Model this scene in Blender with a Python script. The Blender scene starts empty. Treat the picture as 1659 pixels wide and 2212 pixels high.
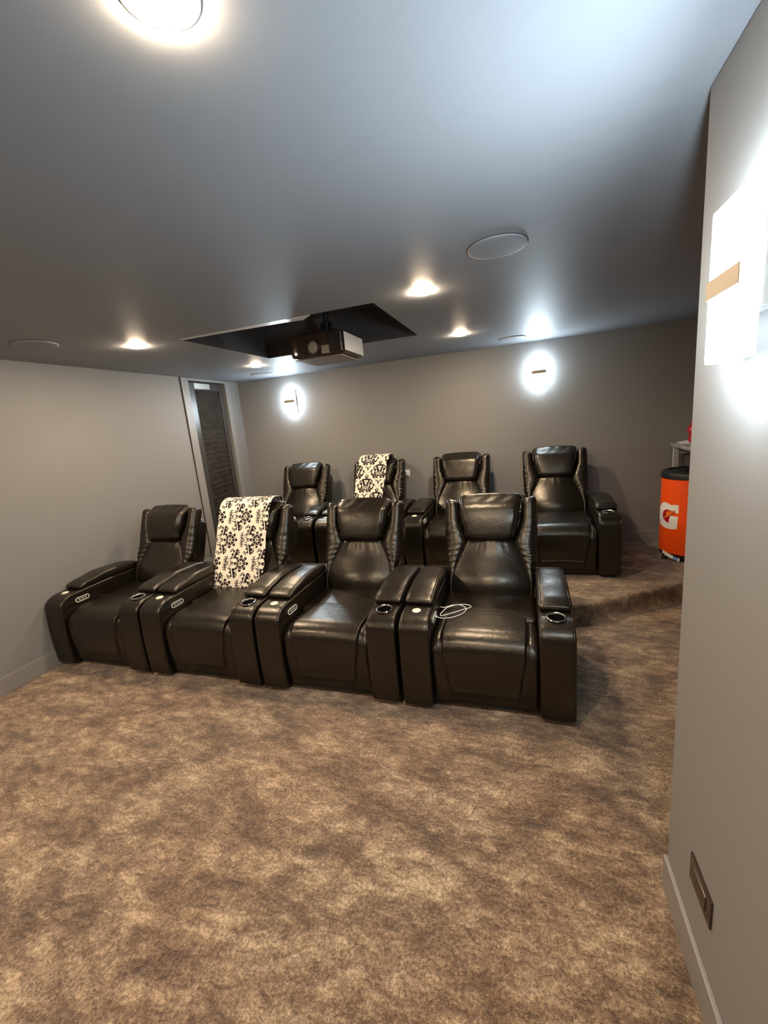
import bpy, bmesh, math, random
from mathutils import Vector, Matrix
from mathutils.bvhtree import BVHTree
random.seed(7)
C = bpy.context.scene.collection
PI = math.pi

# ------------------------------------------------------------------ node maths
class NX:
    """a value socket with operators"""
    nt = None
    def __init__(s, sock): s.s = sock
def _m(op, *a):
    n = NX.nt.nodes.new('ShaderNodeMath'); n.operation = op
    for i, v in enumerate(a):
        if isinstance(v, NX): NX.nt.links.new(v.s, n.inputs[i])
        else: n.inputs[i].default_value = v
    return NX(n.outputs[0])
NX.__add__ = lambda a, b: _m('ADD', a, b)
NX.__radd__ = lambda a, b: _m('ADD', b, a)
NX.__sub__ = lambda a, b: _m('SUBTRACT', a, b)
NX.__rsub__ = lambda a, b: _m('SUBTRACT', b, a)
NX.__mul__ = lambda a, b: _m('MULTIPLY', a, b)
NX.__rmul__ = lambda a, b: _m('MULTIPLY', b, a)
NX.__truediv__ = lambda a, b: _m('DIVIDE', a, b)
def nlt(a, b): return _m('LESS_THAN', a, b)
def ngt(a, b): return _m('GREATER_THAN', a, b)
def nabs(a): return _m('ABSOLUTE', a)
def nsin(a): return _m('SINE', a)
def ncos(a): return _m('COSINE', a)
def nmod(a, b): return _m('FLOORED_MODULO', a, b)
def nmax(a, b): return _m('MAXIMUM', a, b)
def nmin(a, b): return _m('MINIMUM', a, b)
def nhyp(a, b): return _m('SQRT', a * a + b * b)
def nat2(a, b): return _m('ARCTAN2', a, b)

# ------------------------------------------------------------------ materials
def new_mat(name, col=(.5, .5, .5), rough=.5, metal=0., spec=.5):
    m = bpy.data.materials.new(name); m.use_nodes = True
    nt = m.node_tree; b = nt.nodes['Principled BSDF']
    b.inputs['Base Color'].default_value = (*col, 1)
    b.inputs['Roughness'].default_value = rough
    b.inputs['Metallic'].default_value = metal
    b.inputs['Specular IOR Level'].default_value = spec
    return m, nt, b
def noise(nt, scale, detail=2, rough=.5, vec=None, dist=0):
    n = nt.nodes.new('ShaderNodeTexNoise'); n.inputs['Scale'].default_value = scale
    n.inputs['Detail'].default_value = detail; n.inputs['Roughness'].default_value = rough
    n.inputs['Distortion'].default_value = dist
    if vec: nt.links.new(vec, n.inputs['Vector'])
    return n
def ramp(nt, fac, stops):
    r = nt.nodes.new('ShaderNodeValToRGB'); e = r.color_ramp.elements
    while len(e) < len(stops): e.new(.5)
    for k, (p, c) in enumerate(stops): e[k].position = p; e[k].color = (*c, 1)
    nt.links.new(fac, r.inputs[0]); return r
def bump(nt, b, h, strength, dist, prev=None):
    n = nt.nodes.new('ShaderNodeBump'); n.inputs['Strength'].default_value = strength
    n.inputs['Distance'].default_value = dist; nt.links.new(h, n.inputs['Height'])
    if prev: nt.links.new(prev.outputs[0], n.inputs['Normal'])
    nt.links.new(n.outputs[0], b.inputs['Normal']); return n
def coord(nt, kind='Object'):
    return nt.nodes.new('ShaderNodeTexCoord').outputs[kind]
def geopos(nt): return nt.nodes.new('ShaderNodeNewGeometry').outputs['Position']

def paint(name, col, rough=.55, bs=.06):
    m, nt, b = new_mat(name, col, rough)
    p = geopos(nt)
    n = noise(nt, 260, 3, .6, p); bp = bump(nt, b, n.outputs[0], bs, .002)
    n2 = noise(nt, 3.0, 2, .5, p); bump(nt, b, n2.outputs[0], .05, .02, bp)
    return m
M = {}
M['wall'] = paint('wall_paint', (.212, .208, .202), .60)
M['darkwall'] = paint('dark_wall_paint', (.03, .03, .032), .7)
M['ceiling'] = paint('ceiling_paint', (.255, .268, .285), .56, .05)
M['trim'] = paint('trim_paint', (.235, .225, .215), .42, .02)
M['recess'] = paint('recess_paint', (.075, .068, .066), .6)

def leather():
    m, nt, b = new_mat('dark_leather', (.0065, .0045, .0032), .36, 0, .68)
    o = coord(nt)
    v = nt.nodes.new('ShaderNodeTexVoronoi'); v.inputs['Scale'].default_value = 300
    nt.links.new(o, v.inputs['Vector'])
    bp = bump(nt, b, v.outputs['Distance'], .10, .001)
    n = noise(nt, 9, 4, .55, o, .6); bp = bump(nt, b, n.outputs[0], .20, .016, bp)
    n3 = noise(nt, 34, 2, .5, o, 1.2); bump(nt, b, n3.outputs[0], .10, .006, bp)
    r = nt.nodes.new('ShaderNodeMapRange'); r.inputs[3].default_value = .26; r.inputs[4].default_value = .38
    b.inputs['Specular Tint'].default_value = (1, .93, .80, 1)
    n2 = noise(nt, 6, 3, .6, o); nt.links.new(n2.outputs[0], r.inputs[0]); nt.links.new(r.outputs[0], b.inputs['Roughness'])
    return m
M['leather'] = leather()
M['bracket'] = new_mat('satin_nickel', (.42, .42, .42), .5, .2)[0]
M['band'] = new_mat('warm_nickel', (.30, .25, .18), .5, .6)[0]
M['black'] = new_mat('black_plastic', (.01, .01, .01), .45)[0]
M['hole'] = new_mat('cup_black', (.006, .006, .006), .25)[0]
M['chrome'] = new_mat('chrome', (.75, .72, .68), .12, 1)[0]
M['metal'] = new_mat('reflection_metal', (.52, .50, .46), .35, 1)[0]  # only for the sconce reflection laid on the door's top rail
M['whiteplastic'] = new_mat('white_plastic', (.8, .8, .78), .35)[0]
M['whitedisc'] = new_mat('switch_disc', (.75, .72, .62), .3)[0]
M['cable'] = new_mat('cable_white', (.85, .85, .85), .4)[0]
M['brownplate'] = new_mat('brown_plate', (.028, .018, .014), .18)[0]
M['projbody'] = new_mat('projector_bronze', (.030, .018, .013), .13, .3)[0]
M['projgrey'] = new_mat('projector_grey', (.42, .42, .41), .35, .1)[0]
M['projtan'] = new_mat('projector_taupe', (.16, .13, .10), .35, .2)[0]
M['lens'] = new_mat('lens_glass', (.17, .15, .13), .08)[0]
M['granite'] = None
def carpet():
    m, nt, b = new_mat('plush_carpet', (.3, .2, .13), .95, 0, .12)
    p = geopos(nt)
    mp = nt.nodes.new('ShaderNodeMapping'); mp.inputs['Rotation'].default_value = (0, 0, .62)
    mp.inputs['Scale'].default_value = (1, 1.9, 1); nt.links.new(p, mp.inputs['Vector'])
    a = noise(nt, 3.4, 3, .55, mp.outputs[0], .35)
    a2 = noise(nt, 13, 4, .65, mp.outputs[0], .6)
    f = noise(nt, 85, 3, .7, p, .4)
    g = noise(nt, 300, 2, .6, p)
    NX.nt = nt
    mix = NX(a.outputs[0]) * .34 + NX(a2.outputs[0]) * .34 + NX(f.outputs[0]) * .36 + NX(g.outputs[0]) * .26 - .15
    r = ramp(nt, mix.s, [(.38, (.075, .046, .029)), (.47, (.170, .110, .069)), (.54, (.32, .228, .144)), (.64, (.66, .52, .35))])
    # a little hue drift: sheen of the brushed pile coloured in as broad warm patches
    h = noise(nt, 1.1, 2, .5, p)
    mx = nt.nodes.new('ShaderNodeMix'); mx.data_type = 'RGBA'; mx.blend_type = 'MULTIPLY'
    mr = nt.nodes.new('ShaderNodeMapRange'); mr.inputs[1].default_value = .35; mr.inputs[2].default_value = .65
    nt.links.new(h.outputs[0], mr.inputs[0]); nt.links.new(mr.outputs[0], mx.inputs[0])
    nt.links.new(r.outputs[0], mx.inputs[6]); mx.inputs[7].default_value = (1, .93, .90, 1)
    nt.links.new(mx.outputs[2], b.inputs['Base Color'])
    hh = NX(f.outputs[0]) * .7 + NX(g.outputs[0]) * .5
    bp = bump(nt, b, hh.s, .9, .012)
    bump(nt, b, a2.outputs[0], .5, .03, bp)
    b.inputs['Sheen Weight'].default_value = .25; b.inputs['Sheen Roughness'].default_value = .5
    return m
M['carpet'] = carpet()
def emis(name, col, strength):
    m, nt, b = new_mat(name, (.8, .8, .8), .4)
    b.inputs['Emission Color'].default_value = (*col, 1); b.inputs['Emission Strength'].default_value = strength
    return m
M['lamp'] = emis('downlight_diffuser', (1, .77, .54), 380)
M['sconceglass'] = emis('sconce_glass', (.74, .89, 1.0), 42)
M['sconceback'] = emis('sconce_glass_rear', (.74, .89, 1.0), 2.5)
M['sconcenear'] = emis('sconce_glass_bright', (.74, .89, 1.0), 88)
def granite():
    m, nt, b = new_mat('granite', (.3, .3, .3), .25)
    n = noise(nt, 60, 4, .7, geopos(nt)); r = ramp(nt, n.outputs[0], [(.35, (.08, .08, .08)), (.6, (.42, .40, .37))])
    nt.links.new(r.outputs[0], b.inputs['Base Color']); return m
M['granite'] = granite()
def orange():
    m, nt, b = new_mat('orange_vinyl', (.9, .09, .004), .45)
    n = noise(nt, 40, 4, .75, coord(nt)); r = ramp(nt, n.outputs[0], [(.30, (.28, .025, .004)), (.38, (.92, .085, .003))])
    nt.links.new(r.outputs[0], b.inputs['Base Color']); return m
M['orange'] = orange()
M['white'] = new_mat('logo_white', (.82, .78, .72), .45)[0]
M['logodark'] = new_mat('logo_dark_red', (.12, .01, .006), .45)[0]
M['logoorange'] = new_mat('logo_orange', (.85, .16, .02), .45)[0]
M['blue'] = new_mat('label_blue', (.16, .27, .48), .45)[0]
M['red'] = new_mat('red_foil', (.45, .01, .02), .25)[0]
def shade_cloth():
    m, nt, b = new_mat('dark_pleated_cloth', (.03, .024, .018), .75, 0, .2)
    n = noise(nt, 14, 4, .6, coord(nt)); r = ramp(nt, n.outputs[0], [(.3, (.014, .011, .008)), (.7, (.036, .030, .022))])
    nt.links.new(r.outputs[0], b.inputs['Base Color']); 
    n2 = noise(nt, 160, 2, .6, coord(nt)); bump(nt, b, n2.outputs[0], .3, .002); return m
M['shade'] = shade_cloth()
M['door'] = new_mat('dark_door_paint', (.045, .042, .038), .30)[0]
M['doorgap'] = new_mat('door_gap', (.004, .004, .004), .8)[0]

def damask(name, kind):
    m, nt, b = new_mat(name, (.8, .7, .5), .85, 0, .2)
    NX.nt = nt
    sp = nt.nodes.new('ShaderNodeSeparateXYZ')
    nt.links.new(coord(nt, 'UV'), sp.inputs[0])
    U, V = NX(sp.outputs[0]), NX(sp.outputs[1])
    def flower(x, y, R):
        r = nhyp(x, y); t = nat2(y, x)
        edge = R * (.56 + .44 * nabs(ncos(t * 4)))
        body = nlt(r, edge) * ngt(r, R * .26)
        veins = ngt(nabs(ncos(t * 4)) * r, R * .10)                # pale lines between the petals
        notch = ngt(nabs(r - R * .74 + R * .10 * nabs(ncos(t * 4))), R * .035)
        return nmax(body * veins * notch, nlt(r, R * .15) * ngt(r, R * .05))
    def leaf(x, y, ca, sa, a, bb):
        p = x * ca + y * sa; q = y * ca - x * sa
        w = q + .35 * bb * nsin(p * (9 / a))
        e = (p / a) * (p / a) + (w / bb) * (w / bb)
        return nlt(e, 1.0) * ngt(nabs(q - .2 * bb), bb * .18)
    def curl(x, y, R):
        r = nhyp(x, y); t = nat2(y, x)
        sp_ = nabs(r - R * (.55 + t * (.42 / PI)))
        return nlt(sp_, R * .13) * nlt(r, R)
    if kind == 1:
        A, B = .27, .40
        def lat(du, dv):
            return nmod(U + (du + 10 * A), A) - A / 2, nmod(V + (dv + 10 * B), B) - B / 2
        def grp(du, dv):
            x, y = lat(du, dv)
            k = flower(x - .012, y, .072)
            ax = nabs(y)
            k = nmax(k, leaf(x + .060, ax - .078, .25, .96, .046, .024))
            k = nmax(k, leaf(x + .030, ax - .100, -.6, .8, .026, .013))
            k = nmax(k, leaf(x - .040, ax - .088, -.7, .7, .024, .009))
            k = nmax(k, leaf(x + .088, ax - .050, .8, .6, .018, .009))
            k = nmax(k, curl(x + .100, ax - .026, .020))
            k = nmax(k, curl(x + .020, ax - .068, .014))
            k = nmax(k, leaf(x + .078, y, 1., 0., .017, .015))
            x2, y2 = lat(du + A / 2, dv)
            a2 = nabs(y2)
            k = nmax(k, leaf(x2 + .006, a2 - .036, .3, .95, .030, .013))
            k = nmax(k, flower(x2 - .005, y2, .026))
            return k
        k = nmax(grp(0, 0), grp(A / 2, B / 2))
    else:
        A, B = .30, .34
        def lat(du, dv):
            return nmod(U + (du + 10 * A), A) - A / 2, nmod(V + (dv + 10 * B), B) - B / 2
        def grp(du, dv):
            x, y = lat(du, dv); ax = nabs(x)
            d = ax / (A / 2) + nabs(y) / (B / 2)
            inside = nlt(d, .87 + .03 * nsin(ax * 110))
            # heart
            hx = ax * 28; hy = (y - .022) * 28
            he = hx * hx + (hy - _m('POWER', hx, .66) * .7) * (hy - _m('POWER', hx, .66) * .7)
            heart = nlt(he, .5) * ngt(he, .10)
            s1 = nsin(ax * 95 + 2.1 * nsin(y * 58 + .6) + .9)
            s2 = ncos(y * 74 + 2.3 * nsin(ax * 72) + .4)
            sc = ngt(s1 * s2 + .35 * nsin(ax * 150 + y * 60), .02) * ngt(nhyp(ax * 1.1, y - .03), .034)
            sc = nmax(sc, nmax(curl(ax - .070, y - .030, .024), curl(ax - .045, y + .045, .024)))
            return inside * nmax(heart, sc)
        k = nmax(grp(0, 0), grp(A / 2, B / 2))
    mx = nt.nodes.new('ShaderNodeMix'); mx.data_type = 'RGBA'
    nt.links.new(k.s, mx.inputs[0])
    mx.inputs[6].default_value = (.84, .78, .65, 1); mx.inputs[7].default_value = (.022, .013, .014, 1)
    nt.links.new(mx.outputs[2], b.inputs['Base Color'])
    n = noise(nt, 500, 2, .5, coord(nt)); bump(nt, b, n.outputs[0], .2, .001)
    return m
M['damask1'] = damask('cream_damask', 1)
M['damask2'] = damask('cream_ogee_damask', 2)

# ------------------------------------------------------------------ mesh helpers
def tagit(o, label=None, cat=None, group=None, kind=None):
    if label: o['label'] = label
    if cat: o['category'] = cat
    if group: o['group'] = group
    if kind: o['kind'] = kind
    return o
def link(name, me, mat, parent=None, smooth=False, loc=None):
    mats = mat if isinstance(mat, (list, tuple)) else [mat]
    for mm in mats: me.materials.append(mm)
    if smooth:
        me.shade_smooth()
        try: me.set_sharp_from_angle(angle=smooth if smooth is not True else PI)
        except Exception: pass
    o = bpy.data.objects.new(name, me); C.objects.link(o)
    if parent: o.parent = parent
    if loc: o.location = loc
    return o
class MB:
    def __init__(s): s.v = []; s.f = []; s.mi = []
    def add(s, v, f, mi=0):
        n = len(s.v); s.v += [tuple(p) for p in v]; s.f += [tuple(i + n for i in q) for q in f]; s.mi += [mi] * len(f); return s
    def box(s, x0, x1, y0, y1, z0, z1, mi=0):
        return s.add([(x0, y0, z0), (x1, y0, z0), (x1, y1, z0), (x0, y1, z0), (x0, y0, z1), (x1, y0, z1), (x1, y1, z1), (x0, y1, z1)],
                     [(0, 3, 2, 1), (4, 5, 6, 7), (0, 1, 5, 4), (1, 2, 6, 5), (2, 3, 7, 6), (3, 0, 4, 7)], mi)
    def lathe(s, prof, n=48, c=(0, 0, 0), axis='z', mi=0, cap0=True):
        v = []; f = []
        for (r, h) in prof:
            for k in range(n):
                a = 2 * PI * k / n; p = (r * math.cos(a), r * math.sin(a), h)
                if axis == 'y': p = (p[0], -p[2], p[1])
                if axis == 'x': p = (p[2], p[0], p[1])
                v.append((p[0] + c[0], p[1] + c[1], p[2] + c[2]))
        m = len(prof)
        for j in range(m - 1):
            for k in range(n):
                k2 = (k + 1) % n; f.append((j * n + k, j * n + k2, (j + 1) * n + k2, (j + 1) * n + k))
        if cap0: f.append(tuple(range(n - 1, -1, -1)))
        f.append(tuple((m - 1) * n + k for k in range(n)))
        return s.add(v, f, mi)
    def tube(s, pts, r, n=8, mi=0, closed=False):
        pts = [Vector(p) for p in pts]; v = []; f = []; L = len(pts); up = Vector((0, 0, 1)); pn = None
        for i, p in enumerate(pts):
            t = (pts[min(i + 1, L - 1)] - pts[max(i - 1, 0)]).normalized()
            if pn is None: a = t.cross(up if abs(t.z) < .9 else Vector((1, 0, 0))).normalized()
            else: a = (pn - t * pn.dot(t)).normalized()
            pn = a; b = t.cross(a)
            for k in range(n):
                g = 2 * PI * k / n; v.append(tuple(p + (a * math.cos(g) + b * math.sin(g)) * r))
        for i in range(L - 1):
            for k in range(n):
                k2 = (k + 1) % n; f.append((i * n + k, i * n + k2, (i + 1) * n + k2, (i + 1) * n + k))
        f.append(tuple(range(n - 1, -1, -1))); f.append(tuple((L - 1) * n + k for k in range(n)))
        return s.add(v, f, mi)
    def mesh(s, name):
        me = bpy.data.meshes.new(name); me.from_pydata(s.v, [], s.f); me.update()
        for p, m in zip(me.polygons, s.mi): p.material_index = m
        bm = bmesh.new(); bm.from_mesh(me); bmesh.ops.recalc_face_normals(bm, faces=bm.faces); bm.to_mesh(me); bm.free()
        return me
    def obj(s, name, mat, parent=None, smooth=False, loc=None): return link(name, s.mesh(name), mat, parent, smooth, loc)
def bev(o, w=.003, seg=2):
    m = o.modifiers.new('bevel', 'BEVEL'); m.width = w; m.segments = seg; m.limit_method = 'ANGLE'; return o

def axis_samples(h, r, k, n, extra=()):
    a = []
    for i in range(k): a.append(-h + r * i / k)
    for i in range(n + 1): a.append(-(h - r) + 2 * (h - r) * i / n)
    for i in range(1, k + 1): a.append(h - r + r * i / k)
    a = sorted(set(round(x, 6) for x in a) | set(round(x, 6) for x in extra))
    return a
def rbox(hx, hy, hz, r, n=(8, 8, 8), k=4, deform=None, extra=((), (), ())):
    """rounded box, centred, surface lattice, then deform(x,y,z)->(x,y,z)"""
    rr = (r, r, r) if not isinstance(r, (tuple, list)) else r
    A = [axis_samples(h, q, k, m, e) for h, q, m, e in zip((hx, hy, hz), rr, n, extra)]
    H = (hx, hy, hz); idx = {}; V = []; F = []
    def vid(i, j, l):
        key = (i, j, l)
        if key not in idx:
            p = (A[0][i], A[1][j], A[2][l])
            q = [max(-(H[a] - rr[a]), min(H[a] - rr[a], p[a])) for a in range(3)]
            d = [(p[a] - q[a]) / rr[a] for a in range(3)]; L = math.sqrt(sum(x * x for x in d))
            if L > 1e-9: p = tuple(q[a] + rr[a] * d[a] / L * max(abs(x) for x in d) for a in range(3)) 
            if deform: p = deform(*p)
            idx[key] = len(V); V.append(p)
        return idx[key]
    nx, ny, nz = [len(a) - 1 for a in A]
    for i in range(nx):
        for j in range(ny):
            F.append((vid(i, j, 0), vid(i, j + 1, 0), vid(i + 1, j + 1, 0), vid(i + 1, j, 0)))
            F.append((vid(i, j, nz), vid(i + 1, j, nz), vid(i + 1, j + 1, nz), vid(i, j + 1, nz)))
    for i in range(nx):
        for l in range(nz):
            F.append((vid(i, 0, l), vid(i + 1, 0, l), vid(i + 1, 0, l + 1), vid(i, 0, l + 1)))
            F.append((vid(i, ny, l), vid(i, ny, l + 1), vid(i + 1, ny, l + 1), vid(i + 1, ny, l)))
    for j in range(ny):
        for l in range(nz):
            F.append((vid(0, j, l), vid(0, j, l + 1), vid(0, j + 1, l + 1), vid(0, j + 1, l)))
            F.append((vid(nx, j, l), vid(nx, j + 1, l), vid(nx, j + 1, l + 1), vid(nx, j, l + 1)))
    b = MB(); b.add(V, F); return b
def g_(x, s): return math.exp(-(x / s) ** 2)
def sst(a, b, x):
    t = max(0., min(1., (x - a) / (b - a))); return t * t * (3 - 2 * t)
def llin(pts, x):
    if x <= pts[0][0]: return pts[0][1]
    for (a, p), (b, q) in zip(pts, pts[1:]):
        if x <= b: return p + (q - p) * (x - a) / (b - a)
    return pts[-1][1]
def lerp(pts, x):
    if x <= pts[0][0]: return pts[0][1]
    for (a, p), (b, q) in zip(pts, pts[1:]):
        if x <= b: t = (x - a) / (b - a); t = t * t * (3 - 2 * t); return p + (q - p) * t
    return pts[-1][1]

# ------------------------------------------------------------------ the room
H = 2.4315; YB = 3.018; XR = 4.14; YR = -.7525; RZ = .1635; XF = 6.3; YF = -4.2; XL = -.001
LY0, LY1 = 2.065, 2.722    # door opening in the left wall
def structure(o): o['kind'] = 'structure'; return o
def plane_quad(b, p, mi=0): b.add(p, [(0, 1, 2, 3)], mi)
# ceiling with the projector recess
rx0, rx1, ry0, ry1, rh = 1.345, 2.84, .50, 1.70, .28
b = MB()
xs = [XL - .2, rx0, rx1, XF + .1]; ys = [YF - .1, ry0, ry1, YB + .1]
for i in range(3):
    for j in range(3):
        if i == 1 and j == 1: continue
        b.add([(xs[i], ys[j], H), (xs[i + 1], ys[j], H), (xs[i + 1], ys[j + 1], H), (xs[i], ys[j + 1], H)], [(0, 1, 2, 3)])
        b.add([(xs[i], ys[j], H + .4), (xs[i + 1], ys[j], H + .4), (xs[i + 1], ys[j + 1], H + .4), (xs[i], ys[j + 1], H + .4)], [(0, 1, 2, 3)])
zt = H + rh
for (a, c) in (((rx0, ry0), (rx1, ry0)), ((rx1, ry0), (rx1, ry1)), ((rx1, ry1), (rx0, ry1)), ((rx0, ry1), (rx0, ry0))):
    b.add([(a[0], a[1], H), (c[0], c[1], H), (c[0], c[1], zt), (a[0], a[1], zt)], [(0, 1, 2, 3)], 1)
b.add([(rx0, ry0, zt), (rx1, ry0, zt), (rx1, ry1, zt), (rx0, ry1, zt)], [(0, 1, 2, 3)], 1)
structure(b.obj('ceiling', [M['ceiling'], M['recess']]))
# walls
b = MB(); T = .15
b.box(XL - T, XL, YF, LY0, 0, H); b.box(XL - T, XL, LY1, YB, 0, H)
b.box(XL - T, XL, LY0, LY1, 2.402, H); b.box(XL - T, XL, LY0, LY1, 0, RZ)
b.box(XL - T, XL - .12, LY0, LY1, RZ, 2.402)
structure(b.obj('wall_left', M['wall']))
structure(MB().box(XL - T, XF + T, YB, YB + T, 0, H).obj('wall_back', M['wall']))
structure(bev(MB().box(XR, XR + .16, YF, YR, 0, H).obj('wall_right', M['wall']), .004, 2))
structure(MB().box(XL - T, XR + .16, YF - T, YF, 0, H).obj('wall_front', M['darkwall']))
structure(MB().box(XR + .16, XF + T, YR - T, YR, 0, H).obj('wall_bar_front', M['wall']))
structure(MB().box(XF, XF + T, YR, YB, 0, H).obj('wall_bar_right', M['wall']))
# carpet floor: lower level, rounded riser, upper level
path = [(XL - .1, 1.23), (1.0, 1.23), (2.0, 1.23), (3.0, 1.23), (3.7, 1.225), (3.95, 1.22), (4.07, 1.24), (4.18, 1.29), (4.30, 1.365), (4.42, 1.45), (4.55, 1.54), (4.70, 1.625), (4.83, 1.70), (4.97, 1.79), (5.2, 1.93), (5.6, 2.05), (XF + .05, 2.1)]
pp = []
for (a, c), (d_, e) in zip(path, path[1:]):
    n = max(1, int(math.hypot(d_ - a, e - c) / .04))
    for i in range(n): pp.append((a + (d_ - a) * i / n, c + (e - c) * i / n))
pp.append(path[-1])
prof = [(-.03, 0), (-.012, .004), (0, .02), (.004, .05), (.004, .09), (.0, .125), (.004, .143), (.014, .156), (.03, .1625), (.05, RZ)]
V = []; F = []; nc = len(prof) + 2
for i, (x, y) in enumerate(pp):
    t = Vector((pp[min(i + 1, len(pp) - 1)][0] - pp[max(i - 1, 0)][0], pp[min(i + 1, len(pp) - 1)][1] - pp[max(i - 1, 0)][1])).normalized()
    nx_, ny_ = -t.y, t.x
    V.append((x, YF - .1, 0))
    for (o_, z) in prof: V.append((x + nx_ * o_, y + ny_ * o_, z))
    V.append((x, YB + .1, RZ))
for i in range(len(pp) - 1):
    for j in range(nc - 1): F.append((i * nc + j, (i + 1) * nc + j, (i + 1) * nc + j + 1, i * nc + j + 1))
b = MB(); b.add(V, F)
structure(b.obj('floor', M['carpet'], smooth=True))
# baseboards
def baseb(name, boxes):
    b = MB()
    for q in boxes: b.box(*q)
    return structure(bev(b.obj(name, M['trim']), .003, 2))
baseb('baseboard_left', [(XL, XL + .011, YF, 1.24, 0, .133), (XL, XL + .011, 1.24, 1.952, RZ - .02, .285)])
baseb('baseboard_back', [(XL + .012, XF, YB - .013, YB, RZ - .01, .287)])
baseb('baseboard_right', [(XR - .014, XR, YF, YR, 0, .133)])
# casing round the closet door
b = MB(); cw = .016
b.box(XL, XL + cw, 1.953, LY0, RZ, H - .002); b.box(XL, XL + cw, LY0, LY1, 2.402, H - .002); b.box(XL, XL + cw, LY1, 2.80, RZ, H - .002)
structure(bev(b.obj('trim_1', M['trim']), .003, 2))
structure(MB().box(XL + .0005, XL + .004, 1.944, 1.953, RZ, H - .002).obj('trim_2', M['doorgap']))
# closet door with a pleated dark shade
d = bpy.data.objects.new('door_1', None); C.objects.link(d); d.location = (XL, (LY0 + LY1) / 2, RZ); structure(d)
tagit(d, 'narrow dark closet door with a pleated dark shade in the left wall near the corner')
dz = 2.402 - RZ; hw_ = (LY1 - LY0) / 2
b = MB()
b.box(-.05, -.022, -hw_ + .010, -hw_ + .125, .006, dz - .012); b.box(-.05, -.022, hw_ - .085, hw_ - .014, .006, dz - .012)
b.box(-.05, -.022, -hw_ + .125, hw_ - .085, dz - .10, dz - .012); b.box(-.05, -.022, -hw_ + .125, hw_ - .085, .006, .16)
bev(b.obj('door_frame', M['door'], d), .003, 2)
b = MB(); V = []; F = []; ny_, nz_ = 40, 420
y0, y1, z0, z1 = -hw_ + .125, hw_ - .085, .16, dz - .10
for j in range(nz_ + 1):
    for i in range(ny_ + 1):
        y = y0 + (y1 - y0) * i / ny_; z = z0 + (z1 - z0) * j / nz_
        q = (z + .010 * math.sin(y * 9 + z * 3) + .004 * math.sin(y * 31 + z * 11)) / .062
        fr = q - math.floor(q); amp = .010 * sst(z1 + .02, z1 - .75, z)
        V.append((-.036 + amp * (1 - fr) ** 2 * (.6 + .4 * math.sin(q * 2.1 + y * 6)) + .003 * math.sin(y * 22 + z * 5), y, z))
for j in range(nz_):
    for i in range(ny_): a = j * (ny_ + 1) + i; F.append((a, a + 1, a + ny_ + 2, a + ny_ + 1))
b.add(V, F); b.obj('pleated_shade', M['shade'], d, True)
bev(MB().box(-.022, -.004, -hw_ + .012, -hw_ + .034, 1.15, 1.24).obj('door_latch', M['black'], d), .002)
MB().box(-.115, -.06, -hw_, hw_, 0, dz).obj('door_backing', M['doorgap'], d)
bev(MB().box(-.022, -.018, -hw_ + .126, hw_ - .26, dz - .085, dz - .02).obj('rail_reflection', M['metal'], d), .001)  # added plate standing in for the sconce's reflection on the glossy top rail

# ------------------------------------------------------------------ camera
cam = bpy.data.cameras.new('camera'); co = bpy.data.objects.new('camera', cam); C.objects.link(co)
Rm = ((0.9498372, -0.3118782, 0.0232642), (0.2993182, 0.9281029, 0.2214354), (-0.0906525, -0.2033642, 0.9748975))
mat = Matrix(((Rm[0][0], Rm[0][2], -Rm[0][1], 3.68505), (Rm[1][0], Rm[1][2], -Rm[1][1], -2.17788), (Rm[2][0], Rm[2][2], -Rm[2][1], 1.70672), (0, 0, 0, 1)))
co.matrix_world = mat
cam.sensor_fit = 'VERTICAL'; cam.sensor_height = 36; cam.lens = 918.56 / 2212 * 36; cam.clip_start = .02
bpy.context.scene.camera = co

# ------------------------------------------------------------------ recliner
L = M['leather']
AX0, AX1 = .300, .481
ALP = math.radians(21); BO = (0., .70, .36)
def bk(x, v, w):
    """back-rest coordinates: v up along the back, w towards the sitter"""
    return (x, BO[1] + v * math.sin(ALP) - w * math.cos(ALP), BO[2] + v * math.cos(ALP) + w * math.sin(ALP))
ZARM = .588
def arm_top(y):
    r = .13
    z = ZARM + .010 * sst(.05, .5, y)
    if y < r: z -= (r - math.sqrt(max(0, r * r - (r - y) ** 2))) * .72
    return z
def make_arm(side, root):
    hx = (AX1 - AX0) / 2; hy = .46; hz = (ZARM - .035) / 2; cx = side * (AX0 + hx)
    def df(x, y, z):
        Y = y + hy + .0; zz = z + hz; t = zz / (2 * hz)
        top = arm_top(Y) - .035
        Z = .035 + t * top
        gr = g_(abs(x) - .078, .0022) * .0018 * (1 if t > .02 else 0)
        if Y < .02: Y += gr * 1.0
        if t > .98: Z -= gr
        # soft puff of the sides and a gentle forward belly on the front
        px = x * (1 + .015 * math.sin(PI * t))
        Y2 = Y - .010 * math.sin(PI * min(1, t)) * (1 - sst(0, .3, Y))
        return (cx + px, Y2, Z)
    ex = [.074, .0765, .078, .0795, .082]; ex = ex + [-e for e in ex]
    ey = [-hy + .01 * i for i in range(1, 16)]
    b = rbox(hx, hy, hz, .016, (6, 20, 16), 4, df, (ex, ey, ()))
    o = b.obj('arm', L, root, True)
    return o, cx
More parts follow.
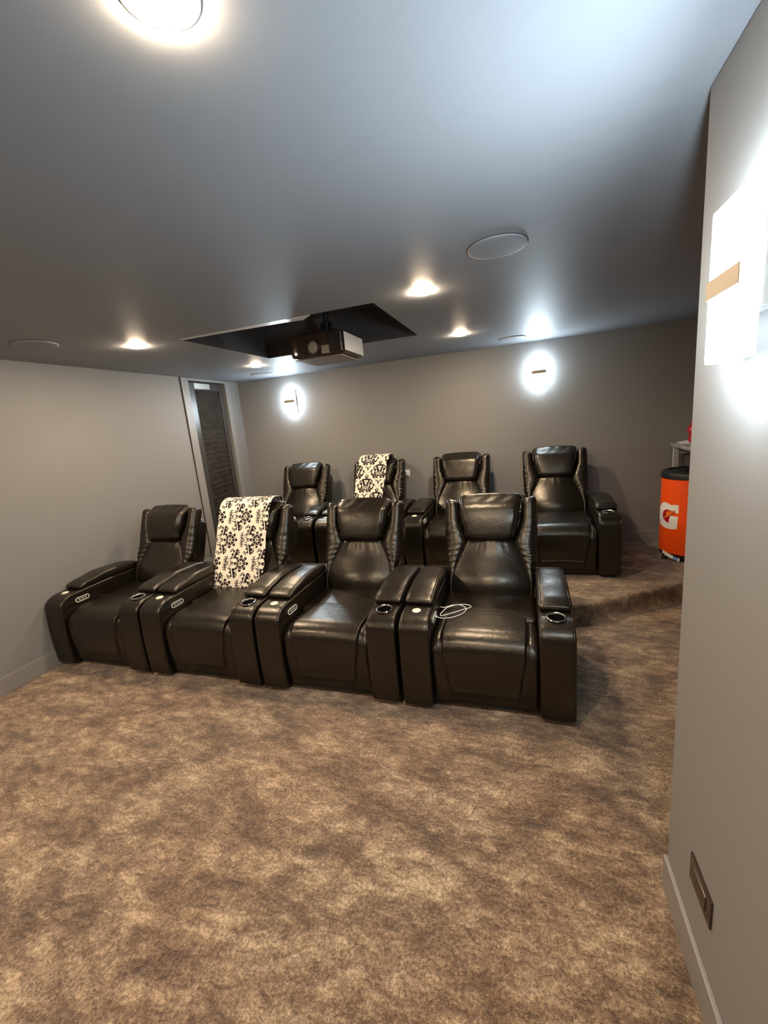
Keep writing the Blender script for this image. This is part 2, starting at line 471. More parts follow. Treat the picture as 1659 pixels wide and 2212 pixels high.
def make_recliner():
    root = bpy.data.objects.new('recliner', None); C.objects.link(root)
    # hidden base between the arms
    MB().box(-.298, .298, .06, .90, .03, .36).obj('base_frame', M['black'], root)
    # feet
    for sx in (-1, 1):
        for y in (.05, .80):
            c = sx * (AX0 + AX1) / 2
            bev(MB().box(c - .06, c + .06, y, y + .08, .0, .037).obj('foot', M['black'], root), .004)
    arms = {}
    for s in (-1, 1):
        o, cx = make_arm(s, root); arms[s] = (o, cx)
        # padded arm rest
        hy = .285
        def dp(x, y, z, cx=cx, s=s):
            Y = y + hy + .205; t = (z + .045) / .09; u = (y + hy) / (2 * hy)
            th = lerp([(0, .040), (.12, .056), (.45, .074), (.8, .066), (1, .05)], u)
            zb = arm_top(Y) - .002
            crown = (1 - (x / .09) ** 2) * .006 * t
            gr = g_(abs(x) - .074, .003) * .0022 * (1 if t > .9 else 0)
            k = 1 + .02 * math.sin(PI * t)
            return (cx + x * k, Y - .012 * math.sin(PI * t) * (1 - sst(0, .1, u)) , zb + t * th + crown - gr)
        ex = [.070, .0725, .074, .0755, .078]; ex = ex + [-e for e in ex]
        rbox(.089, hy, .045, (.022, .022, .026), (6, 24, 3), 5, dp, (ex, (), ())).obj('arm_pad', L, o, True)
    # cup holder on the right arm
    o, cx = arms[1]; yc = .126; zc = arm_top(yc)
    cut = MB().lathe([(.043, zc - .085), (.043, zc + .05)], 40, (cx, yc, 0)).obj('cutter', M['hole'])
    md = o.modifiers.new('b', 'BOOLEAN'); md.object = cut; md.operation = 'DIFFERENCE'; md.solver = 'EXACT'
    dg = bpy.context.evaluated_depsgraph_get(); me = bpy.data.meshes.new_from_object(o.evaluated_get(dg))
    o.modifiers.clear(); me.materials.clear(); me.materials.append(L); o.data = me; me.shade_smooth(); me.set_sharp_from_angle(angle=math.radians(50))
    bpy.data.objects.remove(cut)
    b = MB()
    sl = math.atan2(arm_top(yc + .03) - arm_top(yc - .03), .06)
    b.lathe([(.052, .0), (.0535, .003), (.051, .0065), (.046, .0075), (.0425, .004), (.0415, -.006), (.0405, -.08), (.03, -.082)], 48, cap0=False)
    for i, p in enumerate(b.v):
        x, y, z = p; b.v[i] = (cx + x, yc + y * math.cos(sl) - z * math.sin(sl), zc + .001 + y * math.sin(sl) + z * math.cos(sl))
    b.mi = [1 if (min(b.v[q][2] for q in f) < zc - .012) else 0 for f in b.f]
    cup = b.obj('cup_holder', [M['chrome'], M['hole']], o, math.radians(40))
    # control disc and lit oval switch plate on the left arm
    o, cx = arms[-1]
    b = MB(); b.lathe([(.026, 0), (.0265, .002), (.024, .004), (.001, .0045)], 36)
    for i, p in enumerate(b.v):
        x, y, z = p; b.v[i] = (cx + x, yc + y * math.cos(sl) - z * math.sin(sl), zc + .0005 + y * math.sin(sl) + z * math.cos(sl))
    dsk = b.obj('touch_switch', M['whitedisc'], o, math.radians(40)); dsk['label'] = 'round pale switch disc'
    xi = -AX0 + .0025
    def stadium(a, c, n=10):
        r = []
        for k in range(n + 1): t = -PI / 2 + PI * k / n; r.append((a + c * math.cos(t), c * math.sin(t)))
        for k in range(n + 1): t = PI / 2 + PI * k / n; r.append((-a + c * math.cos(t), c * math.sin(t)))
        return r
    b = MB(); o1 = stadium(.040, .0195); o2 = stadium(.040, .0135); n = len(o1)
    yp, zp = .187, .522
    V = [(xi, yp + p, zp + q) for p, q in o1] + [(xi + .004, yp + p, zp + q) for p, q in o1] + [(xi + .004, yp + p, zp + q) for p, q in o2] + [(xi, yp + p, zp + q) for p, q in o2]
    F = []
    for k in range(n):
        k2 = (k + 1) % n
        for j in range(3): F.append((j * n + k, j * n + k2, (j + 1) * n + k2, (j + 1) * n + k))
    b.add(V, F)
    pl = b.obj('control_panel', M['whitedisc'], o); pl['label'] = 'oval silver-rimmed recline control'
    b = MB(); b.add([(xi + .002, yp + p, zp + q) for p, q in o2], [tuple(range(n))])
    b.obj('control_face', M['black'], pl)
    b = MB()
    for q in (-.026, 0, .026): b.box(xi + .002, xi + .0045, yp + q - .009, yp + q + .009, zp - .006, zp + .006)
    bev(b.obj('control_button', M['projgrey'], pl), .001)
    # footrest: front panel with raised centre and pocket seam
    hx, hy, hz = .294, .155, .215
    def hwid(z): return lerp([(.10, .185), (.22, .205), (.40, .232), (.52, .24)], z)
    def df(x, y, z):
        Y = y + hy + .022; Z = z + hz + .062; t = (z + hz) / (2 * hz)
        zt_ = .492; r = .105
        front = 1 - sst(0, .10, Y - .02)
        yy = Y - .02
        top = zt_ if yy > r else zt_ - (r - math.sqrt(max(0, r * r - (r - yy) ** 2))) * .92
        Z = .062 + t * (top - .062)
        hw = hwid(Z); ax = abs(x)
        bolster = sst(hw - .004, hw + .010, ax)
        gr = g_(ax - hw, .0050) * .014 + g_(ax - hw - .012, .003) * .003
        Y2 = Y - .020 * math.sin(PI * max(0, min(1, (Z - .10) / .42))) * front
        if front > .3:
            Y2 += (bolster * .010 + gr) * front
            pk = 1.9 * sst(.142, .132, Z) * (1 - sst(hw - .01, hw + .006, ax))
            Y2 += .010 * pk - .010 * g_(Z - .150 - .005 * math.cos(x * 9), .008) * (1 - bolster)
        if t > .5:
            w = sst(.6, 1, t)
            Z -= w * (bolster * .022 + gr) + w * .012 * (ax / .294) ** 4
        Z += .006 * (1 - (ax / .294) ** 2) * t
        return (x, Y2, Z)
    ex = []
    for a in [i * .0035 for i in range(50, 74)]: ex += [a, -a]
    ez = [-hz + .060 + .0035 * i for i in range(12)]
    rbox(hx, hy, hz, (.03, .02, .02), (30, 20, 40), 4, df, (ex, (), ez)).obj('footrest', L, root, True)
    # seat cushion
    def ds(x, y, z):
        Y = y + .215 + .292; t = (z + .08) / .16; u = (y + .215) / .43
        crown = .012 * (1 - (x / .3) ** 2) * math.sin(PI * min(1, u * .9 + .1))
        z_ = .325 + t * .155 + (crown + .008 * g_(u - .05, .12)) * t
        return (x, Y, z_)
    rbox(.296, .215, .08, .03, (14, 12, 3), 5, ds).obj('seat_cushion', L, root, True)
    # back shell (behind the wings, a little lower)
    def dsh(x, y, z):
        v = z + .355 ; w = y - .100
        k = lerp([(0, .93), (.26, .96), (.36, 1.0), (.71, .985)], v)
        rn = sst(.60, .71, v)
        return bk(x * k, v - rn * .03 * (abs(x) / .31) ** 3, w)
    rbox(.312, .062, .355, (.03, .03, .03), (10, 4, 24), 5, dsh).obj('back_shell', L, root, True)
    # lumbar cushion
    def dlu(x, y, z):
        v = z + .245; u = x / .26; w = y
        hw = llin([(0, .262), (.06, .280), (.20, .284), (.30, .258), (.46, .172), (.5, .166)], v)
        t = (y + .055) / .11
        bulge = .062 * math.exp(-((v - .17) / .15) ** 2) * (1 - .55 * u * u) + .022 * (1 - u * u)
        wr = .0022 * math.sin(x * 95 + 3 * math.sin(x * 40)) * g_(v - .44, .05)
        return bk(u * hw, v, -.03 + t * .075 + t * (bulge + wr) - .012 * u * u * t)
    rbox(.26, .055, .245, (.03, .045, .035), (26, 5, 30), 6, dlu).obj('lumbar_cushion', L, root, True)
    # wings
    for s in (-1, 1):
        def dw(x, y, z, s=s):
            v = (z + .405) * .955 + .03 - .035 * sst(.25, .405, z) * ((1 - (x + .055) / .11) * .6); a = (x + .055) / .11          # a: 0 inner, 1 outer
            inn = llin([(0, .250), (.18, .254), (.30, .222), (.46, .156), (.50, .166), (.62, .210), (.80, .226)], v)
            out = lerp([(0, .292), (.27, .298), (.36, .320), (.60, .326), (.78, .326), (.85, .312)], v)
            t = (y + .05) / .10
            fwd = lerp([(0, .040), (.22, .058), (.45, .046), (.74, .038), (.85, .020)], v)
            w = -.070 + t * (fwd + .070)
            w += t * .012 * math.sin(PI * a) 
            wr = t * .0030 * (math.sin(v * 150 + 4 * a) * g_(v - .36, .09) + .5 * math.sin(v * 90 + 2) * g_(v - .55, .08))
            return bk(s * (inn + a * (out - inn) + (1 if a > .5 else 0) * wr), v, w + wr)
        rbox(.055, .05, .405, (.040, .042, .045), (8, 5, 60), 6, dw).obj('wing', L, root, True)
    # headrest
    def dh(x, y, z):
        v = z + .180 + .475; u = x / .21; tv = (z + .180) / .36
        hw = lerp([(0, .164), (.12, .178), (.5, .206), (1, .230)], tv)
        t = (y + .06) / .12
        top = sst(.62, 1.0, tv)
        f = .050 + .022 * math.sin(PI * min(1, tv * 1.1)) - .050 * top
        w = -.045 + t * (.045 + f + .034)
        w -= t * .012 * u ** 4
        ln = (.012 * (1 - u * u) - .018) * sst(.7, 1, tv) - .006 * (1 - u * u) * sst(.3, 0, tv)
        gr = (g_(abs(u) * hw - (hw - .022), .003)) * .003 * sst(.5, 1, t)
        wr = .0022 * math.sin(x * 60 + 2 * math.sin(z * 30)) * sst(.55, .95, tv) * t
        return bk(u * hw, v + ln, w - gr + wr)
    ex = []
    for a in (.181, .1845, .188, .1915, .195): ex += [a, -a]
    rbox(.21, .06, .180, (.045, .040, .045), (24, 4, 26), 7, dh, (ex, (), ())).obj('headrest', L, root, True)
    return root
proto = make_recliner()
def copy_tree(o, parent=None):
    c = o.copy(); C.objects.link(c); c.parent = parent
    for ch in list(o.children): copy_tree(ch, c)
    return c
W = .9856; WB = 1.0016; XB0 = .5075; YB0 = 1.826
front_lab = ['dark leather recliner at the far left end of the front row, against the left wall',
             'dark leather recliner in the front row with a cream damask throw over its back',
             'dark leather recliner in the front row between the throw-covered one and the end one',
             'dark leather front row recliner at the right end, white cable on its seat']
back_lab = ['dark leather recliner on the raised back row, nearest the closet door',
            'dark leather recliner on the raised back row half hidden under a damask throw',
            'dark leather recliner on the raised back row, directly left of the aisle-end one',
            'dark leather recliner at the aisle end of the raised back row, near the orange cooler']
chairs = []
for i in range(8):
    o = proto if i == 0 else copy_tree(proto)
    if i < 4: o.location = ((i + .5) * W, 0, 0); tagit(o, front_lab[i], 'recliner', 'recliners in the front row')
    else: j = i - 4; o.location = (XB0 + (j + .5) * WB, YB0, RZ); tagit(o, back_lab[j], 'recliner', 'recliners on the raised back row')
    chairs.append(o)

# ------------------------------------------------------------------ throws
def throw(name, chair, xl, xr, path, slant, mat, label, seed=0, uo=(0, 0), wrap=None):
    """a cloth strip; path in (v, w) of the back rest; xl/xr half widths; slant shifts x along the path"""
    # resample path
    P = [Vector(p) for p in path]; pts = [P[0]]
    for a, c in zip(P, P[1:]):
        n = max(1, int((c - a).length / .012))
        for i in range(1, n + 1): pts.append(a + (c - a) * i / n)
    for _ in range(6): pts = [pts[0]] + [(pts[i - 1] + pts[i] * 2 + pts[i + 1]) / 4 for i in range(1, len(pts) - 1)] + [pts[-1]]
    s = [0]
    for a, c in zip(pts, pts[1:]): s.append(s[-1] + (c - a).length)
    nx = 60; V = []; F = []; UV = []
    for j, p in enumerate(pts):
        u = s[j] / s[-1]
        for i in range(nx + 1):
            f = i / nx; x = xl + (xr - xl) * f
            sx = slant(u)
            e = .004 * math.sin(u * 23 + seed) + .003 * math.sin(u * 51 + seed * 2)
            X = x + sx + e * (2 * f - 1)
            v, w = p.x, p.y
            fold = .0035 * math.sin(X * 38 + 2.2 * u + seed) * sst(0, .2, u) + .002 * math.sin(X * 83 + u * 9)
            dw_ = fold
            XX = X
            if wrap:
                lim = -.318
                if X < lim:
                    ov = lim - X; dw_ -= ov * .9 ; XX = lim - .012 - ov * .25
                    v -= ov * .15
                elif X < lim + .03: XX = X - .012 * (1 - (X - lim) / .03)
            V.append(bk(XX, v, w + dw_)); UV.append((x + uo[0], s[j] + uo[1]))
    for j in range(len(pts) - 1):
        for i in range(nx): a = j * (nx + 1) + i; F.append((a, a + 1, a + nx + 2, a + nx + 1))
    me = bpy.data.meshes.new(name); me.from_pydata(V, [], F)
    uvl = me.uv_layers.new(name='uv')
    for lp in me.loops: uvl.data[lp.index].uv = UV[lp.vertex_index]
    o = link(name, me, mat, None, True); o.location = chair.location
    m = o.modifiers.new('t', 'SOLIDIFY'); m.thickness = .004; m.offset = 1
    tagit(o, label, 'throw blanket', 'patterned throws over the recliners')
    return o
pathA = [(.45, -.160), (.70, -.158), (.80, -.145), (.868, -.10), (.880, -.03), (.870, .03), (.83, .086), (.77, .114), (.65, .124), (.52, .128), (.42, .126), (.30, .137), (.18, .150), (.08, .145), (.03, .15)]
throw('throw_blanket', chairs[1], -.375, .185, pathA, lambda u: -.02 * u, M['damask1'],
      'cream throw with dark damask medallions draped over a front row recliner', 1.3, (.05, .02), True)
pathB = [(.50, -.160), (.70, -.158), (.80, -.145), (.870, -.10), (.882, -.03), (.872, .03), (.83, .086), (.77, .112), (.65, .122), (.52, .126), (.42, .124), (.30, .134)]
throw('throw_blanket', chairs[5], -.155, .215, pathB, lambda u: -.12 * u, M['damask2'],
      'cream throw with dark diamond scrollwork draped over a back row recliner', 2.1, (.02, .06))

# ------------------------------------------------------------------ charging cable on the end seat
cx4 = 3.5 * W
def seatz(x, y): return .4975 + .010 * (1 - ((x - cx4) / .3) ** 2)
ctrl = [(3.152, .205, .520), (3.175, .210, .510), (3.21, .212, .506), (3.266, .241, .506), (3.311, .297, .506), (3.324, .352, .505), (3.298, .404, .503), (3.256, .418, .503), (3.2, .365, .504), (3.175, .282, .505), (3.183, .243, .507),
        (3.238, .277, .509), (3.306, .341, .509), (3.344, .381, .505), (3.345, .409, .503), (3.311, .43, .503), (3.234, .406, .506), (3.185, .372, .503), (3.156, .37, .505)]
def catmull(P, n=8):
    out = []
    P = [Vector(p) for p in P]; P = [P[0]] + P + [P[-1]]
    for i in range(1, len(P) - 2):
        for k in range(n):
            t = k / n; a, b_, c, d_ = P[i - 1], P[i], P[i + 1], P[i + 2]
            out.append(.5 * ((2 * b_) + (c - a) * t + (2 * a - 5 * b_ + 4 * c - d_) * t * t + (3 * b_ - a - 3 * c + d_) * t ** 3))
    out.append(P[-2]); return out
cr = bpy.data.objects.new('charging_cable', None); C.objects.link(cr); cr.location = ctrl[0]
tagit(cr, 'thin white charging cable coiled on the seat of the right-end front recliner', 'cable')
pts = [p - Vector(ctrl[0]) for p in catmull(ctrl)]
MB().tube(pts, .0024, 8).obj('cord', M['cable'], cr, True)
MB().tube([(-.012, .0, 0), (.014, -.004, -.001)], .0062, 10).obj('plug', M['cable'], cr, True)

# ------------------------------------------------------------------ ceiling lights and speakers
dl = [(.985, .478, 'round warm downlight over the left front recliner'), (1.005, 1.98, 'round warm downlight nearest the closet door corner'),
      (3.158, .464, 'round warm downlight between the projector recess and the large speaker'), (3.176, 1.965, 'round warm downlight near the back wall, right of the projector'),
      (3.132, -1.448, 'large bright warm downlight cut off by the top of the view'), (.985, -1.448, 'round warm downlight beyond the left edge of the view, by the left wall'),
      (.985, -3.3, 'round warm downlight behind the viewer, on the left'), (3.132, -3.3, 'round warm downlight behind the viewer, on the right')]
for i, (x, y, lab) in enumerate(dl):
    if i == 0:
        t = bpy.data.objects.new('downlight', None); C.objects.link(t); t0 = t
        MB().lathe([(.066, 0), (.065, -.002), (.060, -.003), (.058, -.002), (.058, 0)], 48).obj('ring', M['trim'], t, math.radians(30))
        MB().lathe([(.0592, -.001), (.0585, -.006), (.050, -.010), (.030, -.013), (.001, -.0135)], 28).obj('diffuser', M['lamp'], t, True)
    else: t = copy_tree(t0)
    t.location = (x, y, H); tagit(t, lab, 'ceiling light', 'recessed warm downlights')
for i, (x, y, r, lab) in enumerate([(3.60, -.005, .133, 'large round ceiling speaker above the right end of the front row'),
                               (3.615, 2.60, .130, 'round ceiling speaker near the back wall by the right wall lamp'),
                               (.672, 2.60, .130, 'round ceiling speaker in the corner above the closet door'),
                               (.62, .005, .130, 'round ceiling speaker near the left wall')]):
    if i == 0:
        t = bpy.data.objects.new('ceiling_speaker', None); C.objects.link(t); t1 = t
        MB().lathe([(.133, 0), (.133, -.0015), (.1305, -.0015), (.1305, 0)], 64).obj('gap_ring', M['doorgap'], t)
        MB().lathe([(.1300, 0), (.1300, -.0075), (.127, -.0095), (.115, -.0105), (.001, -.0110)], 64).obj('grille', M['ceiling'], t, math.radians(30))
    else: t = copy_tree(t1)
    t.location = (x, y, H); tagit(t, lab, 'ceiling speaker', 'round speakers in the ceiling')

# ------------------------------------------------------------------ sconces (built facing -Y, plate on the wall at y=0)
def make_sconce():
    t = bpy.data.objects.new('wall_sconce', None); C.objects.link(t)
    bev(MB().box(-.075, .075, -.016, 0, -.063, .063).obj('back_plate', M['bracket'], t), .002)
    bev(MB().box(-.074, .074, -.040, -.014, -.062, .062).obj('arm_bracket', M['bracket'], t), .002)
    b = MB().box(-.075, .075, -.072, -.040, -.148, .148); b.mi[4] = 1        # the rear face of the shade is dimmer
    bev(b.obj('glass_shade', [M['sconceglass'], M['sconceback']], t), .004, 2)
    bev(MB().box(-.0755, .073, -.0765, -.0715, -.0185, .0185).obj('metal_band', M['band'], t), .001)
    for s in (-1, 1): MB().lathe([(.003, 0), (.003, .0765), (.002, .0775)], 12, (0, -.022, 0), 'x').obj('screw', M['chrome'], t) if s > 0 else MB().lathe([(.003, 0), (.003, -.0765), (.002, -.0775)], 12, (0, -.022, 0), 'x').obj('screw', M['chrome'], t)
    return t
sc0 = make_sconce(); sc0.location = (.805, YB, 2.10)
tagit(sc0, 'glowing two-tier glass wall sconce on the back wall, near the left corner', 'wall light', 'glass wall sconces')
s2 = copy_tree(sc0); s2.location = (3.88, YB, 2.10); tagit(s2, 'glowing two-tier glass wall sconce on the back wall, above the aisle-end recliner', 'wall light', 'glass wall sconces')
s3 = copy_tree(sc0)
for ch in s3.children:
    if ch.name.startswith('glass_shade'): ch.data = ch.data.copy(); ch.data.materials[0] = M['sconcenear']
s3.location = (XR, -1.105, 1.915); s3.rotation_euler = (0, 0, -PI / 2)
tagit(s3, 'large bright glass wall sconce close by on the right wall', 'wall light', 'glass wall sconces')

# ------------------------------------------------------------------ projector in the recess
p = bpy.data.objects.new('projector', None); C.objects.link(p); p.location = (2.165, 1.25, 2.262)
tagit(p, 'dark ceiling projector hanging from the recess, lens facing the viewer', 'projector')
# body: gloss bronze left cheek + rounded under-edge
def dpj(x, y, z):
    t = (z + .095) / .19
    f = 1 - .10 * sst(.5, 1, abs(x) / .235) * sst(.3, 0, (y + .25) / .5)
    yy = y + (.045 * (abs(x) / .235) ** 3 if y < -.1 else 0)
    zz = z + (.020 * (abs(x) / .235) ** 4 if z < 0 else -.018 * (abs(x) / .235) ** 4)
    return (x, yy, zz + .095)
rbox(.235, .24, .095, (.030, .030, .028), (16, 8, 5), 5, dpj).obj('body', M['projbody'], p, True)
bev(MB().box(.236, .240, -.185, .225, .028, .165).obj('side_panel', M['projgrey'], p), .002)
bev(MB().box(.062, .128, -.246, -.20, .012, .075).obj('front_panel', M['projtan'], p), .004)
MB().box(-.20, .20, -.18, .21, -.003, .004).obj('under_panel', M['projtan'], p)
b = MB()
for i in range(10): b.box(.132 + i * .0095, .1365 + i * .0095, -.243 + .0022 * i, -.19, .025, .16)
b.obj('vent_grille', M['black'], p)
o = MB().lathe([(.064, .0), (.064, .020), (.058, .030), (.053, .030), (.050, .018), (.050, 0)], 48, (-.005, -.232, .068), 'y').obj('lens_ring', M['projbody'], p, math.radians(35))
MB().lathe([(.0495, 0), (.049, .016), (.030, .023), (.001, .026)], 40, (-.005, -.232, .068), 'y').obj('lens', M['lens'], p, True)
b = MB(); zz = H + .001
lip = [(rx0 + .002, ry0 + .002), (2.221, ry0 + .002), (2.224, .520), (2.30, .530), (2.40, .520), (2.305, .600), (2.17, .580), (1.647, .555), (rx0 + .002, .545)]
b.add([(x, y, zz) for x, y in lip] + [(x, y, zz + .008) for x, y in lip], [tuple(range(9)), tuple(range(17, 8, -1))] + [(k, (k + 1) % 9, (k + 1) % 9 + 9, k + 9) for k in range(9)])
o = b.obj('lit_recess_lip', M['whiteplastic']); tagit(o, 'thin board strip, coloured white for sconce light, along the front left edge of the projector recess', 'board')  # white colour stands in for strong sconce light on this edge
mt = bpy.data.objects.new('projector_mount', None); C.objects.link(mt); mt.location = (2.19, 1.25, H + rh)
tagit(mt, 'dark ceiling bracket in the recess that carries the projector', 'bracket')
bev(MB().box(-.11, .11, -.09, .09, -.012, 0).obj('ceiling_plate', M['projgrey'], mt), .002)
MB().lathe([(.022, 0), (.022, -.22)], 20, (0, 0, -.0)).obj('pole', M['black'], mt, math.radians(40))
b = MB(); b.box(-.10, .10, -.03, .03, -.235, -.22); b.box(-.03, .03, -.13, .13, -.245, -.233); b.box(-.05, -.03, -.02, .02, -.25, -.16); b.box(.03, .05, -.02, .02, -.25, -.16)
bev(b.obj('bracket', M['black'], mt), .002)

# ------------------------------------------------------------------ orange cooler
CX, CY, CR = 5.225, 2.50, .262
c = bpy.data.objects.new('beverage_cooler', None); C.objects.link(c); c.location = (CX, CY, RZ)
tagit(c, 'tall round orange beverage cooler with a white letter G, beside the bar table', 'cooler')
MB().lathe([(CR - .03, .030), (CR - .012, .034), (CR - .006, .05), (CR - .006, .085), (CR - .02, .085)], 72).obj('base_ring', M['black'], c, math.radians(30))
MB().lathe([(CR - .02, .075), (CR - .002, .075), (CR, .080), (CR + .000, .45), (CR - .002, .795), (CR - .02, .80)], 72).obj('body', M['orange'], c, math.radians(30))
lid = MB().lathe([(CR - .01, .790), (CR + .006, .792), (CR + .008, .825), (CR + .002, .845), (CR - .02, .858), (CR - .06, .860), (CR - .065, .850), (.001, .852)], 72).obj('lid', M['black'], c, math.radians(30))
b = MB(); b.box(-.09, .09, -.035, .035, .852, .862); b.box(-.012, .012, -.12, .12, .852, .860); bev(b.obj('lid_handle', M['black'], lid), .003)
for a in (200, 290, 20, 110):
    a = math.radians(a); x, y = (CR - .005) * math.cos(a), (CR - .005) * math.sin(a)
    MB().lathe([(.010, 0), (.022, .004), (.022, .03), (.012, .045), (.008, .06)], 16, (x, y, 0)).obj('caster', M['black'], c, math.radians(40))
th0 = math.atan2(-2.178 - CY, 3.685 - CX)
def inpoly(x, y, P):
    r = False; j = len(P) - 1
    for i in range(len(P)):
        if (P[i][1] > y) != (P[j][1] > y) and x < (P[j][0] - P[i][0]) * (y - P[i][1]) / (P[j][1] - P[i][1]) + P[i][0]: r = not r
        j = i
    return r
Gout = [(486, 1016), (458, 1013), (436, 1024), (412, 1008), (385, 1006), (366, 1030), (356, 1080), (352, 1140), (354, 1200), (362, 1245), (382, 1264), (412, 1271), (450, 1268), (480, 1258), (484, 1130), (430, 1130), (428, 1168), (424, 1172), (424, 1206), (408, 1208), (392, 1190), (378, 1150), (382, 1105), (392, 1085), (412, 1072), (430, 1078), (440, 1092), (486, 1100)]
Gcnt = [(424, 1206), (408, 1208), (392, 1190), (378, 1150), (382, 1105), (392, 1085), (412, 1072), (430, 1078), (446, 1088), (424, 1125), (424, 1172)]
Bolt = [(458, 1078), (440, 1086), (414, 1088), (396, 1110), (404, 1124), (382, 1184), (430, 1128), (440, 1116), (446, 1104), (460, 1094)]
BoltO = [(462, 1074), (438, 1082), (410, 1084), (390, 1110), (397, 1126), (376, 1192), (434, 1134), (446, 1120), (452, 1106), (464, 1094)]
def wrap(crx, cry, rr):
    sn = 1 - (crx - 352) / 221.0 * 1.0
    th = math.asin(max(-1, min(1, sn))); a = th0 - th
    z = .80 - (cry - 755) / (1520 - 755) * .72
    return (rr * math.cos(a), rr * math.sin(a), z)
b = MB(); nx_, ny_ = 66, 130
for i in range(nx_):
    for j in range(ny_):
        x0, x1 = 352 + i * 136 / nx_, 352 + (i + 1) * 136 / nx_; y0_, y1_ = 1004 + j * 270 / ny_, 1004 + (j + 1) * 270 / ny_
        mx_, my_ = (x0 + x1) / 2, (y0_ + y1_) / 2
        if inpoly(mx_, my_, Bolt): mi = 2
        elif inpoly(mx_, my_, BoltO): mi = 1
        elif inpoly(mx_, my_, Gcnt): mi = 3
        elif inpoly(mx_, my_, Gout): mi = 0
        else: continue
        rr = CR + .0012
        b.add([wrap(x0, y0_, rr), wrap(x1, y0_, rr), wrap(x1, y1_, rr), wrap(x0, y1_, rr)], [(0, 1, 2, 3)], mi)
lg = b.obj('letter_logo', [M['white'], M['logodark'], M['logoorange'], M['red']], c); lg['label'] = 'white letter G with a small orange lightning bolt'
b = MB()
for i in range(24):
    x0, x1 = 388 + i * 5, 393 + i * 5
    f0, f1 = (x0 - 388) / 120 * 46, (x1 - 388) / 120 * 46
    b.add([wrap(x0, 1512 + f0, CR + .002), wrap(x1, 1512 + f1, CR + .002), wrap(x1, 1550 + f1, CR + .002), wrap(x0, 1550 + f0, CR + .002)], [(0, 1, 2, 3)], 1 if i > 14 and i < 22 else 0)
st = b.obj('sticker', [M['white'], M['blue']], c)

# ------------------------------------------------------------------ bar table, paper and red bag
t = bpy.data.objects.new('bar_table', None); C.objects.link(t); t.location = (5.17, YB - .014, RZ)
tagit(t, 'tall grey bar table against the back wall behind the orange cooler', 'table')
bev(MB().box(-.012, 1.0, -.95, 0, 1.035, 1.075).obj('table_top', M['granite'], t), .006, 3)
for x in (.0, .93):
    for y in (-.08, -.93): bev(MB().box(x + .003, x + .048, y, y + .045, 0, 1.036).obj('leg', M['projgrey'], t), .002)
bev(MB().box(.05, .93, -.06, -.045, .96, 1.036).obj('apron', M['projgrey'], t), .002)
zt_ = RZ + 1.0755
b = MB(); b.add([(0, 0, 0), (.30, -.05, .0), (.34, .16, .0), (.02, .2, .0), (.0, 0, .002), (.30, -.05, .05), (.34, .16, .06), (.02, .2, .002)],
                [(3, 2, 1, 0), (4, 5, 6, 7), (0, 1, 5, 4), (1, 2, 6, 5), (2, 3, 7, 6), (3, 0, 4, 7)])
o = b.obj('paper_stack', M['white'], None, loc=(5.185, 2.785, zt_)); tagit(o, 'white papers lying on the left end of the bar table', 'paper')
def dbag(x, y, z):
    t_ = (z + .13) / .26; k = .75 + .45 * math.sin(PI * min(1, t_ * .9 + .1))
    return (x * k + .008 * math.sin(z * 60 + x * 30), y * k + .006 * math.sin(z * 45), z + .13)
o = rbox(.08, .05, .13, .03, (8, 6, 14), 4, dbag).obj('snack_bag', M['red'], None, True, loc=(5.32, 2.50, zt_ + .05))
tagit(o, 'red snack bag on the bar table, half hidden by the right wall', 'bag')
o.location = (5.306, 2.655, zt_ + .001)

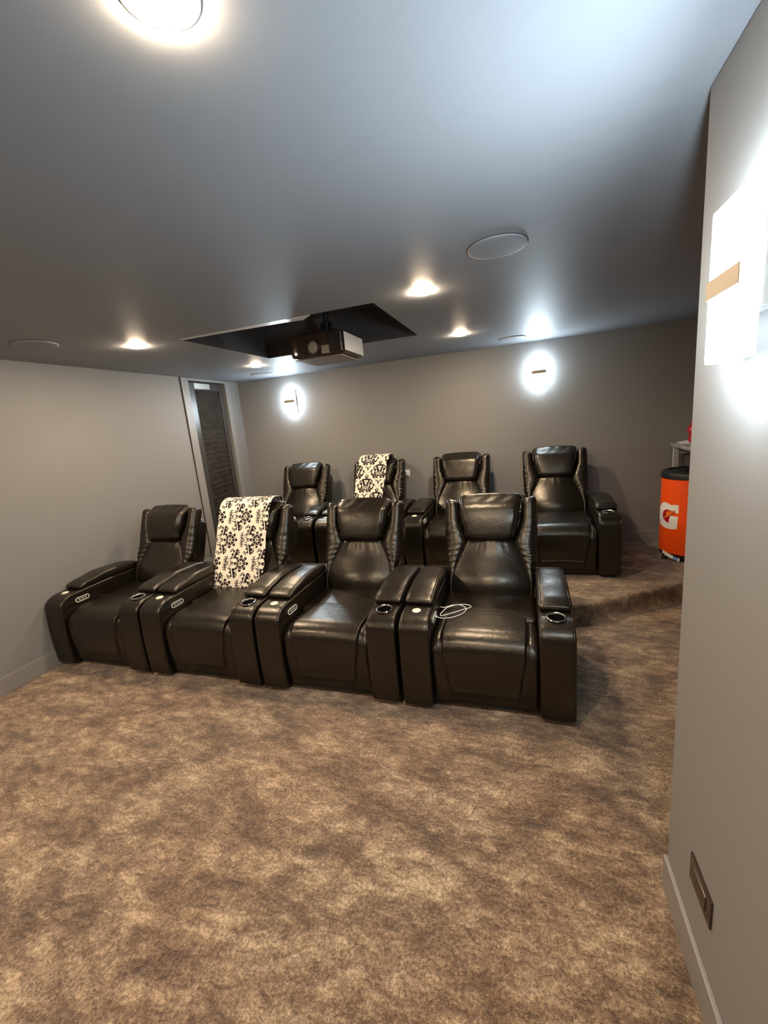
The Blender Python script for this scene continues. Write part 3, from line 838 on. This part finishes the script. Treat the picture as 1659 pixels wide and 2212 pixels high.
# ------------------------------------------------------------------ outlets and small white items
def outlet(name, x, y, z, rot, mat, mat2, w, h, label, holes=True):
    t = bpy.data.objects.new(name, None); C.objects.link(t); t.location = (x, y, z); t.rotation_euler = (0, 0, rot)
    tagit(t, label, 'outlet')
    bev(MB().box(-w / 2, w / 2, -.006, 0, -h / 2, h / 2).obj('cover_plate', mat, t), .003, 3)
    s = bev(MB().box(-w * .30, w * .30, -.0085, -.004, -h * .26, h * .26).obj('socket_face', mat2, t), .003, 2)
    b = MB()
    for q in (-.16, .16):
        b.box(w * q - .007, w * q - .005, -.0088, -.0084, -.008, .008); b.box(w * q + .005, w * q + .007, -.0088, -.0084, -.008, .008)
    b.obj('slots', M['doorgap'], s)
    return t
outlet('wall_outlet', XR, -1.026, .338, -PI / 2, M['brownplate'], M['brownplate'], .147, .092, 'dark brown outlet plate low on the right wall above the baseboard')
outlet('wall_outlet', XL, 1.862, .743, PI / 2, M['whiteplastic'], M['whiteplastic'], .075, .085, 'small white outlet low on the left wall beside the closet door casing')
o = outlet('plug_adapter', 2.302, YB, 1.065, 0, M['whiteplastic'], M['whiteplastic'], .06, .085, 'white plug adapter on the back wall beside the throw-covered back recliner')
o['category'] = 'plug'
MB().box(-.02, .02, -.040, -.006, -.02, .025).obj('charger_block', M['whiteplastic'], o)
def crumple(name, loc, hx, hy, hz, seed, label, cat):
    def dc(x, y, z):
        return (x + .006 * math.sin(z * 70 + seed), y + .008 * math.sin(x * 90 + z * 60 + seed), z + hz + .006 * math.sin(x * 80 + y * 70))
    o = rbox(hx, hy, hz, min(hx, hy, hz) * .6, (6, 6, 10), 3, dc).obj(name, M['whiteplastic'], None, False, loc=loc); return tagit(o, label, cat)
crumple('crumpled_wrapper', (1.205, YB0 + .12, RZ + .500), .028, .05, .055, 1., 'crumpled white wrapper on the back row recliner nearest the closet door', 'wrapper')

# ------------------------------------------------------------------ world, view
w = bpy.data.worlds.new('w'); bpy.context.scene.world = w; w.use_nodes = True
w.node_tree.nodes['Background'].inputs[0].default_value = (.02, .02, .022, 1); w.node_tree.nodes['Background'].inputs[1].default_value = .3
sc = bpy.context.scene
sc.view_settings.view_transform = 'Standard'; sc.view_settings.look = 'None'; sc.view_settings.gamma = 1
sc.view_settings.use_curve_mapping = False; sc.view_settings.exposure = 1.05
sc.cycles.use_denoising = True
try: sc.cycles.denoiser = 'OPENIMAGEDENOISE'
except Exception: pass
sc.cycles.max_bounces = 8; sc.cycles.diffuse_bounces = 5; sc.cycles.glossy_bounces = 4
sc.cycles.sample_clamp_indirect = 6
